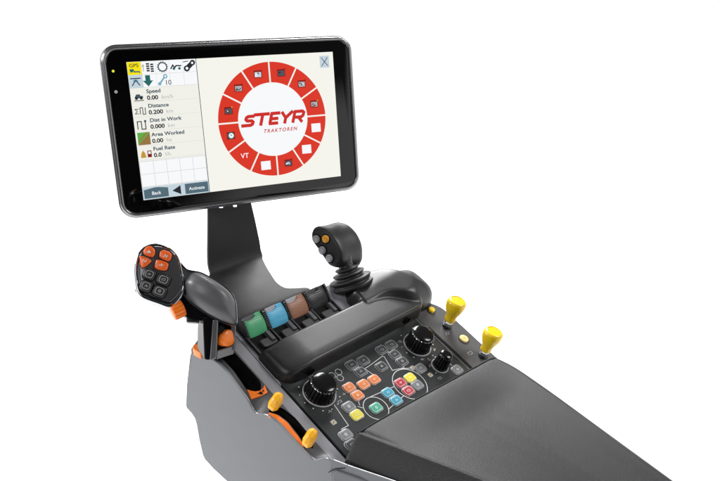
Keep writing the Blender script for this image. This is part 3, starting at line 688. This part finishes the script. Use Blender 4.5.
# post: glossy black side, chrome edge, silver fork with an orange roller
pt = V(-112, -19, -14)
tp = deep(211, 318, 826); tq = deep(232, 322, 830)
b = MB(); A0 = [hit(199, 345, (0, 1, 0), (0, -12, 0)), hit(209.5, 356, (0, 1, 0), (0, -30, 0))]
cl = lambda px, py, d: deep(px, py, d)
def column(mb, pts, m, bot=0, r=2):
    """PTS: four top corners and four foot corners."""
    mb.loft([pts[1], pts[0]], m)
foot = [cl(196.6, 345, 842), cl(204.5, 356.5, 816), cl(217, 356.5, 817), cl(216, 343, 843)]
tops = [cl(197.6, 318, 840), cl(203, 316, 812), cl(219, 317, 816), cl(217, 314, 842)]
b.loft([[p - V(0, 0, 5) for p in foot], [p * .5 + q_ * .5 for p, q_ in zip(foot, tops)], tops], M['lacquer'])
po = b.build('post', han, bevel=2.2, seg=3)
b = MB(); b.loft([[cl(209.6, 361.5, 815), cl(216.8, 358.5, 817), cl(217.6, 356, 826), cl(210.6, 359, 826)], [cl(212.6, 320, 811), cl(218.5, 320, 812), cl(218.5, 319, 824), cl(213, 319, 824)]], M['steel'])
b.build('chrome_edge', po, bevel=1.6, seg=3)
b = MB(); b.loft([[cl(215.5, 360, 820), cl(234, 354.5, 829), cl(233, 349, 846), cl(216, 354, 842)], [cl(217, 350.5, 819), cl(234, 345.5, 828), cl(233, 341, 846), cl(217, 346, 842)]], M['steel']); b.build('fork_base', po, bevel=1.2)
b = MB(); b.loft([[cl(231.2, 351, 827), cl(235, 350, 828), cl(235.6, 347, 846), cl(232, 348, 846)], [cl(231, 322, 826), cl(236, 321, 827), cl(236.4, 320, 846), cl(231, 321, 846)]], M['steel'])
b.build('fork_arm', po, bevel=1)
b = MB(); b.loft([[cl(216, 352, 846), cl(234, 347, 850), cl(234, 345, 862), cl(216, 350, 858)], [cl(215, 314, 842), cl(236, 318, 846), cl(236, 317, 860), cl(215, 313, 856)]], M['lacquer']); b.build('fork_back', po, bevel=1)
rc = deep(225, 338, 826); ra = unit(RT * .75 - FW * .55 + UP * .1)
b = MB(); b.lathe([(.4, -6.5), (7.6, -6.5), (8.8, -5.4), (9.3, -3.6), (9.3, 4.4), (8.8, 6.0), (7.8, 6.8), (.4, 7.0)], M['orange'], rc, ra, 40); lab(b.build('roller', po, angle=40), 'orange roller in the post')
b = MB(); b.lathe([(.4, 0), (4.6, 0), (4.6, 3), (.4, 3.2)], M['void'], deep(219.6, 329.6, 820), ra, 20); b.build('pivot', po)

# ================================================================== bracket
brk = thing('monitor_bracket', 'black sheet steel bracket rising from behind the coloured levers to the display', 'bracket', (10, 50, 4))
prof = spline([(-.5, 2.6), (6, 4.9), (25, 7.8), (50, 11.6), (80, 16.2), (96, 20.5), (103, 28), (106, 42), (107, 80), (108, 122)], 6)
def sx(y, z):
    if z < 22:
        r_ = float(np.interp(y, [-1, 5.7, 10.9, 15.7, 22.9, 38.5, 69.7, 99.8], [62, 62, 53.3, 41.5, 36.5, 37.5, 51.5, 66.5])); r_ = r_
        l_ = float(np.interp(y, [0, 40, 95], [-60, -44, -27]))
    else:
        r_ = float(np.interp(z, [22, 40, 60, 80, 105, 200], [68.5, 70, 66.5, 63, 58, 45])); l_ = float(np.interp(z, [22, 107, 200], [-19.5, -9.5, -4]))
    return l_, r_
b = MB(); nS = 14; grid = []
edges = np.array([sx(y, z) for y, z in prof])
for _ in range(2): edges[1:-1] = (edges[:-2] + 2 * edges[1:-1] + edges[2:]) / 4
for (y, z), (l_, r_) in zip(prof, edges):
    grid.append([V(l_ + (r_ - l_) * i / nS, y, z) for i in range(nS + 1)])
nrm = []
for i in range(len(prof)):
    a_, c_ = prof[max(0, i - 1)], prof[min(len(prof) - 1, i + 1)]; d = unit(V(0, c_[0] - a_[0], c_[1] - a_[1])); nrm.append(V(0, -d[2], d[1]))
zz_ = [p[1] for p in prof]
win = (103.5, 109.5)      # two small cut-outs under the display are built as gaps
fr_, bk_ = [p for r_ in grid for p in r_], [p - n_ * 4 for r_, n_ in zip(grid, nrm) for p in r_]
c_ = nS + 1; nb = len(fr_); fs_ = []
for i in range(len(grid) - 1):
    for j in range(nS):
        fs_ += [[i * c_ + j, i * c_ + j + 1, (i + 1) * c_ + j + 1, (i + 1) * c_ + j], [nb + i * c_ + j, nb + (i + 1) * c_ + j, nb + (i + 1) * c_ + j + 1, nb + i * c_ + j + 1]]
    for j in (0, nS): fs_.append([i * c_ + j, (i + 1) * c_ + j, nb + (i + 1) * c_ + j, nb + i * c_ + j])
for i in (0, len(grid) - 1):
    for j in range(nS): fs_.append([i * c_ + j, i * c_ + j + 1, nb + i * c_ + j + 1, nb + i * c_ + j])
b.add(fr_ + bk_, fs_, M['sheet'])
neck = b.build('bracket_sheet', brk, angle=40, bevel=.8, seg=2)
for (px0, px1, py0, py1) in ((219.6, 225.4, 206.4, 208.9), (233.6, 239.2, 204.6, 207.8)):
    cu_ = MB(); q = [hit(a, c, (0, 1, 0), (0, 106.5, 0)) for a, c in ((px0 - .6, py0), (px1, py0 - .6), (px1, py1 - .3), (px0 + .8, py1))]
    cu_.loft([[p - V(0, 8, 0) for p in q], [p + V(0, 16, 0) for p in q]], M['void'])
    co = cu_.build('cut', None, smooth=False)
    md = neck.modifiers.new('hole', 'BOOLEAN'); md.object = co; md.operation = 'DIFFERENCE'; md.solver = 'EXACT'
bpy.context.view_layer.update()
ev = neck.evaluated_get(bpy.context.evaluated_depsgraph_get()); nm = bpy.data.meshes.new_from_object(ev)
neck.modifiers.clear(); neck.data = nm
for o in [o for o in bpy.data.objects if o.name.startswith('cut')]: bpy.data.objects.remove(o)

# ================================================================== display
MC = V(39.89, 94.89, 210.2); mx = unit(V(.92183, -.38759, -.00035)); my = unit(V(.05544, .13098, .98983)); mn = unit(np.cross(mx, my))
if np.dot(mn, CAM - MC) < 0: mn = -mn
mon = thing('touchscreen_display', 'wide touchscreen display with black bezel showing a red ring menu', 'display', MC - my * 102 - mn * 12)
b = MB(); cx0, cy0 = -.4, -.3
def lev(h, ins, r_): return [MC + mx * a + my * c + mn * h for a, c in rrect(cx0, cy0, 318 - 2 * ins, 204.6 - 2 * ins, r_, 8)]
b.loft([lev(-30, 26, 8), lev(-27, 18, 9), lev(-16, 8, 14), lev(-9, 2.6, 18), lev(-5.4, .4, 19.8), lev(-3.4, 0, 20), lev(-2.0, .3, 19.8), lev(-1.7, 1.3, 19), lev(-1.3, 1.7, 18.6), lev(.2, 2.3, 18), lev(.9, 3.4, 17), lev(1.0, 4.6, 16), lev(.4, 5.7, 15), lev(-1.5, 5.8, 15)], M['rim'])
cs = b.build('casing', mon, angle=60)
b = MB(); gl = lambda h, ins, r_: [MC + mx * a + my * c + mn * h for a, c in rrect(cx0, cy0, 304.6 - 2 * ins, 192 - 2 * ins, r_, 8)]
b.loft([gl(-3, 0, 14), gl(-.25, 0, 14), gl(0, .6, 13.5)], M['glass']); gls = b.build('glass', mon, angle=25)
b = MB(); S = dict(o=MC, u=mx, v=my, n=mn); L1_, L2_, L3_, L4_, L5_ = .12, .24, .36, .48, .60
box = lambda x0, y0, x1, y1: [(x0, y0), (x1, y0), (x1, y1), (x0, y1)]
b.flat(box(-130.5, -81.5, 130.5, 81.5), G['cream'], h=L1_, **S)
b.flat(box(-130.5, -81.5, -49.2, 81.5), G['panel'], h=L2_, **S)
b.flat(box(-49.6, -81.5, -48.8, 81.5), G['slate'], h=L3_, **S)
# status cells
for r_, (y1, y0) in enumerate(((81.3, 66.6), (66.2, 51.6))):
    for c in range(5):
        x0 = -130.3 + c * 16.2; b.flat(box(x0, y0, x0 + 15.8, y1), G['yellow' if (r_ == 0 and c == 0) else ('ice' if (r_ == 1 and c == 0) else 'cell')], h=L3_, **S)
for y in (66.4, 51.4): b.flat(box(-130.4, y - .18, -49.6, y + .18), G['line'], h=L4_, **S)
for c in range(1, 5): b.flat(box(-130.4 + c * 16.2 - .3, 51.6, -130.4 + c * 16.2, 81.4), G['line'], h=L4_, **S)
tx = lambda t, s, m, x, y, **k: b.text(t, s, G[m], x=x, y=y, h=L5_, **S, **k)
tx('GPS', 5.6, 'dark', -128.2, 75.4, sx=1.15, off=.012)
b.stroke([(-128, 72.5), (-124, 72.5), (-123, 70), (-117.4, 70), (-116.6, 68.6)], 1.4, G['teal'], h=L5_, **S); b.flat(box(-127.6, 69.6, -124.4, 72.2), G['teal'], h=L5_ + .02, **S)
# bars with an arrow
b.stroke([(-112.2, 70), (-112.2, 76.5)], 1, G['grey'], h=L5_, **S); b.flat([(-114, 75.4), (-110.4, 75.4), (-112.2, 78.6)], G['grey'], h=L5_, **S)
for i in range(4):
    b.flat(box(-108.6, 69.6 + i * 2.6, -105, 71.4 + i * 2.6), G['dark'], h=L5_, **S); b.flat(box(-103.8, 68.8 + i * 2.6, -100.2, 70.6 + i * 2.6), G['dark'], h=L5_, **S)
# gear ring
for i in range(14):
    a = 2 * math.pi * i / 14; b.flat(circ(-89.8 + 5.6 * math.cos(a), 74 + 5.6 * math.sin(a), .9, 8), G['slate'], h=L5_, **S)
b.ring2(circ(-89.8, 74, 5.4), circ(-89.8, 74, 4.2), G['slate'], h=L5_ + .02, **S)
# crocodile-like tractor sign, link sign
b.stroke([(-80.4, 71), (-77.5, 75.4), (-75.4, 72.4), (-73.6, 74.6), (-67.4, 74.2)], 1.5, G['dark'], h=L5_, **S)
for x in (-76.6, -70): b.flat(circ(x, 71.2, 1.6, 12), G['teal'], h=L5_ + .02, **S)
b.stroke([(-61.2, 70.6), (-53.6, 77.2)], 5.6, G['dark'], h=L5_, **S); b.flat(circ(-61.2, 70.6, 3.6), G['dark'], h=L5_ + .02, **S); b.flat(circ(-53.6, 77.2, 3.2), G['dark'], h=L5_ + .02, **S)
b.flat(circ(-61, 70.8, 1.7, 12), G['cell'], h=L5_ + .04, **S); b.flat(circ(-54, 76.8, 1.4, 12), G['cell'], h=L5_ + .04, **S); b.stroke([(-65, 78.4), (-58.6, 79.2)], .9, G['dark'], h=L5_, **S)
# second row: implement, arrow, wrench with 10
b.stroke([(-128.6, 62.4), (-116.6, 62.4)], 1.2, G['dark'], h=L5_, **S); b.stroke([(-127.2, 54), (-122.6, 60.4), (-118, 54)], 1.3, G['slate'], h=L5_, **S); b.flat(box(-125.4, 58.2, -119.8, 61.2), G['blue'], h=L5_ - .02, **S)
b.flat([(-111.2, 65.4), (-105.6, 65.4), (-105.6, 59.2), (-102.4, 59.2), (-108.4, 52.4), (-114.4, 59.2), (-111.2, 59.2)], G['teal'], h=L5_, **S)
b.stroke([(-95, 54.8), (-88.6, 62.4)], 1.9, G['blue'], h=L5_, **S); b.ring2(circ(-87.8, 63, 2.6, 14), circ(-87.8, 63, 1.2, 14), G['blue'], h=L5_ + .02, **S); b.flat(circ(-95.2, 54.6, 2, 12), G['blue'], h=L5_ + .02, **S)
tx('10', 8, 'dark', -89.2, 53, off=.006)
# five readings
rows_ = [('Speed', '0.00', 'km/h'), ('Distance', '0.200', 'km'), ('Dist in Work', '0.000', 'km'), ('Area Worked', '0.00', 'ha'), ('Fuel Rate', '0.0', 'l/h')]
for i, (t, val, un) in enumerate(rows_):
    y = 51 - 17.0 * i
    tx(t, 6.2, 'tealtext', -112, y - 6.2, off=.026, sx=1.12); tx(val, 6.8, 'dark', -112, y - 14.0, off=.032, sx=1.12)
    tx(un, 6.6, 'grey', -112 + (17 if len(val) == 4 else (20.4 if len(val) == 5 else 13.4)), y - 14.0, sx=1.05)
    b.flat(box(-129.5, y - 16.4, -50.5, y - 16.15), G['line'], h=L4_, **S)
y = 51; b.flat([(-126, y - 10.4), (-124, y - 7), (-120, y - 7), (-119, y - 9), (-116.4, y - 9), (-116.4, y - 11.6), (-126, y - 11.6)], G['slate'], h=L5_, **S)
for x in (-124.2, -118.6): b.flat(circ(x, y - 11.6, 1.7, 12), G['dark'], h=L5_ + .02, **S)
b.stroke([(-127, y - 14.2), (-115.6, y - 14.2)], .9, G['dark'], h=L5_, **S)
y = 34; tx('\u03a3', 8.4, 'dark', -128.4, y - 12.8, off=.006); b.stroke([(-121.6, y - 13.4), (-121.6, y - 5.6), (-118.6, y - 5.6), (-118.6, y - 13.4), (-115.6, y - 13.4), (-115.6, y - 5.6)], .9, G['dark'], h=L5_, **S)
y = 17; b.stroke([(-126.6, y - 13.8), (-126.6, y - 4.6), (-122, y - 4.6), (-122, y - 13.8), (-117.4, y - 13.8), (-117.4, y - 6)], 1.1, G['dark'], h=L5_, **S); b.flat(circ(-117.4, y - 4.6, 1.5, 10), G['slate'], h=L5_ + .02, **S)
y = 0; b.flat(box(-128.4, y - 15.4, -113.8, y - .6), G['brown'], h=L5_, **S); b.flat([(-128.4, y - .6), (-128.4, y - 11), (-118, y - .6)], G['green'], h=L5_ + .02, **S); b.stroke([(-128.4, y - 14), (-114.8, y - .8)], 1.6, G['green'], h=L5_ + .04, **S)
y = -17; b.flat([(-127.4, y - 13.6), (-120.8, y - 13.6), (-122, y - 8), (-124.2, y - 5), (-126.2, y - 8)], G['gold'], h=L5_, **S); b.flat(box(-119.2, y - 13.6, -114.4, y - 5.6), G['maroon'], h=L5_, **S); b.flat(box(-118.2, y - 9.6, -115.4, y - 6.6), G['cell'], h=L5_ + .02, **S)
# empty cells and the soft keys
b.flat(box(-129.8, -65.8, -50.2, -35.2), G['cell'], h=L3_, **S)
for y in (-35.2, -50.4, -65.6): b.flat(box(-129.8, y - .25, -50.2, y + .25), G['line'], h=L4_, **S)
for c in range(6): x = -129.8 + c * 15.92; b.flat(box(x - .25, -65.6, x + .25, -35.2), G['line'], h=L4_ + .02, **S)
b.flat(box(-130.4, -81.4, -49.6, -66.4), G['ice'], h=L3_, **S)
b.flat([(-129, -80.2), (-99.8, -80.2), (-99.8, -69.2), (-112, -67.4), (-116, -67.4), (-129, -69.6)], G['button'], h=L4_, **S); b.flat(box(-79.2, -80.2, -50.4, -67.6), G['button'], h=L4_, **S)
tx('Back', 5.8, 'white', -114.4, -76.2, off=.012, align='CENTER'); tx('Activate', 5.6, 'white', -64.8, -76, off=.012, align='CENTER', sx=1.05)
b.flat([(-95, -74), (-84.6, -68.4), (-84.6, -79.6)], G['dark'], h=L5_, **S)
# the ring menu
kx, ky = 42.24, 1.41
for i in range(12):
    g_ = 1.0; a0, a1 = 30 * i, 30 * i + 30; go, gi = math.degrees(g_ / 71.8), math.degrees(g_ / 46.4)
    b.flat(circ(kx, ky, 71.8, 13, a0 + go, a1 - go) + circ(kx, ky, 46.4, 13, a1 - gi, a0 + gi), G['red'], h=L3_, **S)
b.flat(circ(kx, ky, 45.6, 64), G['white'], h=L3_, **S)
for i in range(12):
    a = math.radians(15 + 30 * i); x, y = kx + 59.4 * math.cos(a), ky + 59.4 * math.sin(a)
    if i in (11, 10, 8): b.flat(box(x - 6.4, y - 5.6, x + 6.4, y + 5.6), G['white'], h=L5_, **S)
    elif i == 7: b.text('VT', 8.6, G['white'], x=x, y=y - 3, h=L5_, off=.012, align='CENTER', **S)
    else:
        b.flat(box(x - 5.2, y - 4.6, x + 5.2, y + 4.6), G['maroon'], h=L4_, **S)
        c1 = ('grey', 'grey', 'slate', 'ice', 'grey', 'slate', 'teal', '', '', 'slate')[i]; c2 = ('slate', 'ice', 'dark', 'blue', 'dark', 'ice', 'green', '', '', 'ice')[i]
        if i == 6: b.flat(circ(x, y, 4.6, 20), G['teal'], h=L5_, **S); b.flat(circ(x + .4, y, 3.2, 18), G['white'], h=L5_ + .02, **S); b.stroke([(x, y + 2), (x, y), (x + 1.6, y)], .7, G['teal'], h=L5_ + .04, **S)
        else:
            rnd = random.Random(i * 7 + 3)
            b.flat(box(x - 4.2, y - 3.6, x + 4.2, y + 2.6), G[c1], h=L5_, **S)
            for q_ in range(5):
                ax_, ay_ = x + rnd.uniform(-4, 1.6), y + rnd.uniform(-3.4, .6); b.flat(box(ax_, ay_, ax_ + rnd.uniform(1.2, 2.6), ay_ + rnd.uniform(.8, 2)), G[rnd.choice([c2, 'dark', 'white', 'slate', 'maroon'])], h=L5_ + .01 + q_ * .004, **S)
            b.flat(circ(x + 4.6, y + 4.2, 1.1, 8), G['gold' if i in (0, 5) else 'maroon'], h=L5_ + .04, **S)
SH = .30                                   # slanted wordmark drawn with broad strokes
wm = lambda pts: [(kx - 42 + px_ + SH * py_, -5.0 + py_) for px_, py_ in pts]
for pts in ([(13.6, 12.6), (5.4, 12.6), (3.2, 11.2), (3.0, 9.0), (4.8, 7.4), (11.4, 6.9), (13.2, 5.4), (13.0, 3.0), (10.8, 1.6), (-1.5, 1.6)],
            [(12.4, 14.0), (33.5, 14.0)], [(24.2, 14.0), (24.2, 0)], [(36.2, 13.9), (36.2, 1.4)], [(34.6, 14.0), (47.8, 14.0)], [(34.6, 7.4), (46.4, 7.4)], [(34.6, 1.6), (47.4, 1.6)],
            [(49.4, 15.2), (56.4, 7.2), (64.6, 15.2)], [(56.4, 8.0), (56.4, 0)], [(67.6, 0), (67.6, 14.0), (78.0, 14.0), (80.2, 12.4), (80.0, 8.6), (77.8, 6.8), (69.4, 6.8)], [(73.6, 7.0), (80.6, 0)]):
    b.stroke(wm(pts), 4.1, G['redtext'], h=L5_, **S); L5_ += .004
b.text('TRAKTOREN', 6.4, G['redtext'], x=27.2, y=-14.6, h=L5_, shear=.3, off=.022, sx=1.0, spacing=1.32, **S)
b.flat(box(111.4, 62, 124.6, 77), G['ice'], h=L3_, **S)
for s_ in (-1, 1): b.stroke([(113.6, 69.5 - 5.4 * s_), (122.4, 69.5 + 5.4 * s_)], 1.0, G['slate'], h=L4_ + (.02 if s_ > 0 else 0), **S)
scr = flatbuild(b, 'screen', mon)
b = MB(); b.lathe([(1.5, .02), (1.5, .25), (.1, .4)], G['led'], MC + mx * -146.4 + my * 72.2, mn, 14); lab(b.build('indicator_light', mon), 'lit yellow indicator light')
b = MB(); b.lathe([(1.9, .02), (1.9, .2), (.1, .3)], M['inkdim'], MC + mx * -146.2 + my * 48.6, mn, 14); b.build('light_sensor', mon)
b = MB(); b.loft([[MC + mx * a + my * c + mn * h for a, c in rrect(-12, -62, 66, 80, 6, 3)] for h in (-48, -27)], M['black']); b.build('mount_plate', mon, bevel=2)

# ================================================================== light, world, camera
w = bpy.data.worlds.new('World'); bpy.context.scene.world = w; w.use_nodes = True; nt = w.node_tree; bg = nt.nodes['Background']
# a white sweep all round the horizon, a dim ceiling, and the dark end of the studio behind the camera
tc = nt.nodes.new('ShaderNodeTexCoord'); nm_ = nt.nodes.new('ShaderNodeVectorMath'); nm_.operation = 'NORMALIZE'; nt.links.new(tc.outputs['Generated'], nm_.inputs[0])
def lobe(d, a, b, lo, hi):
    dp = nt.nodes.new('ShaderNodeVectorMath'); dp.operation = 'DOT_PRODUCT'; dp.inputs[1].default_value = tuple(unit(d)); nt.links.new(nm_.outputs[0], dp.inputs[0])
    mr = nt.nodes.new('ShaderNodeMapRange'); mr.interpolation_type = 'SMOOTHSTEP'
    for k_, v_ in (('From Min', a), ('From Max', b), ('To Min', lo), ('To Max', hi)): mr.inputs[k_].default_value = v_
    nt.links.new(dp.outputs['Value'], mr.inputs['Value']); return mr.outputs['Result']
def mul(a, b):
    m_ = nt.nodes.new('ShaderNodeMath'); m_.operation = 'MULTIPLY'; nt.links.new(a, m_.inputs[0]); nt.links.new(b, m_.inputs[1]); return m_.outputs[0]
sky = mul(lobe((-1, .05, .0), .66, .90, 1.0, .05), mul(lobe((-.80, -.60, .05), .60, .80, 1.06, .02), lobe((0, 0, 1), .12, .34, 1.0, .07)))
nt.links.new(sky, bg.inputs['Strength'])
bg.inputs['Color'].default_value = (1, 1, 1, 1)
def area(name, loc, to, size, power, sy=None):
    l = bpy.data.lights.new(name, 'AREA'); l.energy = power; l.shape = 'RECTANGLE'; l.size = size; l.size_y = sy or size
    o = bpy.data.objects.new(name, l); C.objects.link(o); o.location = loc
    o.rotation_euler = (Vector(to) - Vector(loc)).to_track_quat('-Z', 'Y').to_euler(); return o
area('right_softbox', (1.04, .68, 1.56), (.08, -.10, .3), .72, 52)
area('low_softbox', (1.75, 1.25, 1.15), (.1, -.3, .3), .7, 6)
area('left_softbox', (-1.45, -.45, 1.35), (-.05, -.1, .3), .9, 9)
area('front_softbox', (1.25, -1.30, 1.75), (.0, -.1, .3), .7, 22)
area('rear_softbox', (-1.10, 1.15, 1.25), (-.08, -.08, .3), .5, 34)

cd = bpy.data.cameras.new('camera'); co = bpy.data.objects.new('camera', cd); C.objects.link(co)
cd.sensor_fit = 'HORIZONTAL'; cd.sensor_width = 36; cd.lens = 36 * F / 720; cd.clip_start = .02; cd.clip_end = 100
co.location = tuple((CAM + V(0, 0, ZF)) / 1000)
co.rotation_euler = Vector(tuple(FW)).to_track_quat('-Z', 'Y').to_euler()
sc = bpy.context.scene; sc.camera = co
sc.view_settings.view_transform = 'Standard'; sc.view_settings.look = 'None'; sc.view_settings.exposure = 0; sc.view_settings.gamma = 1
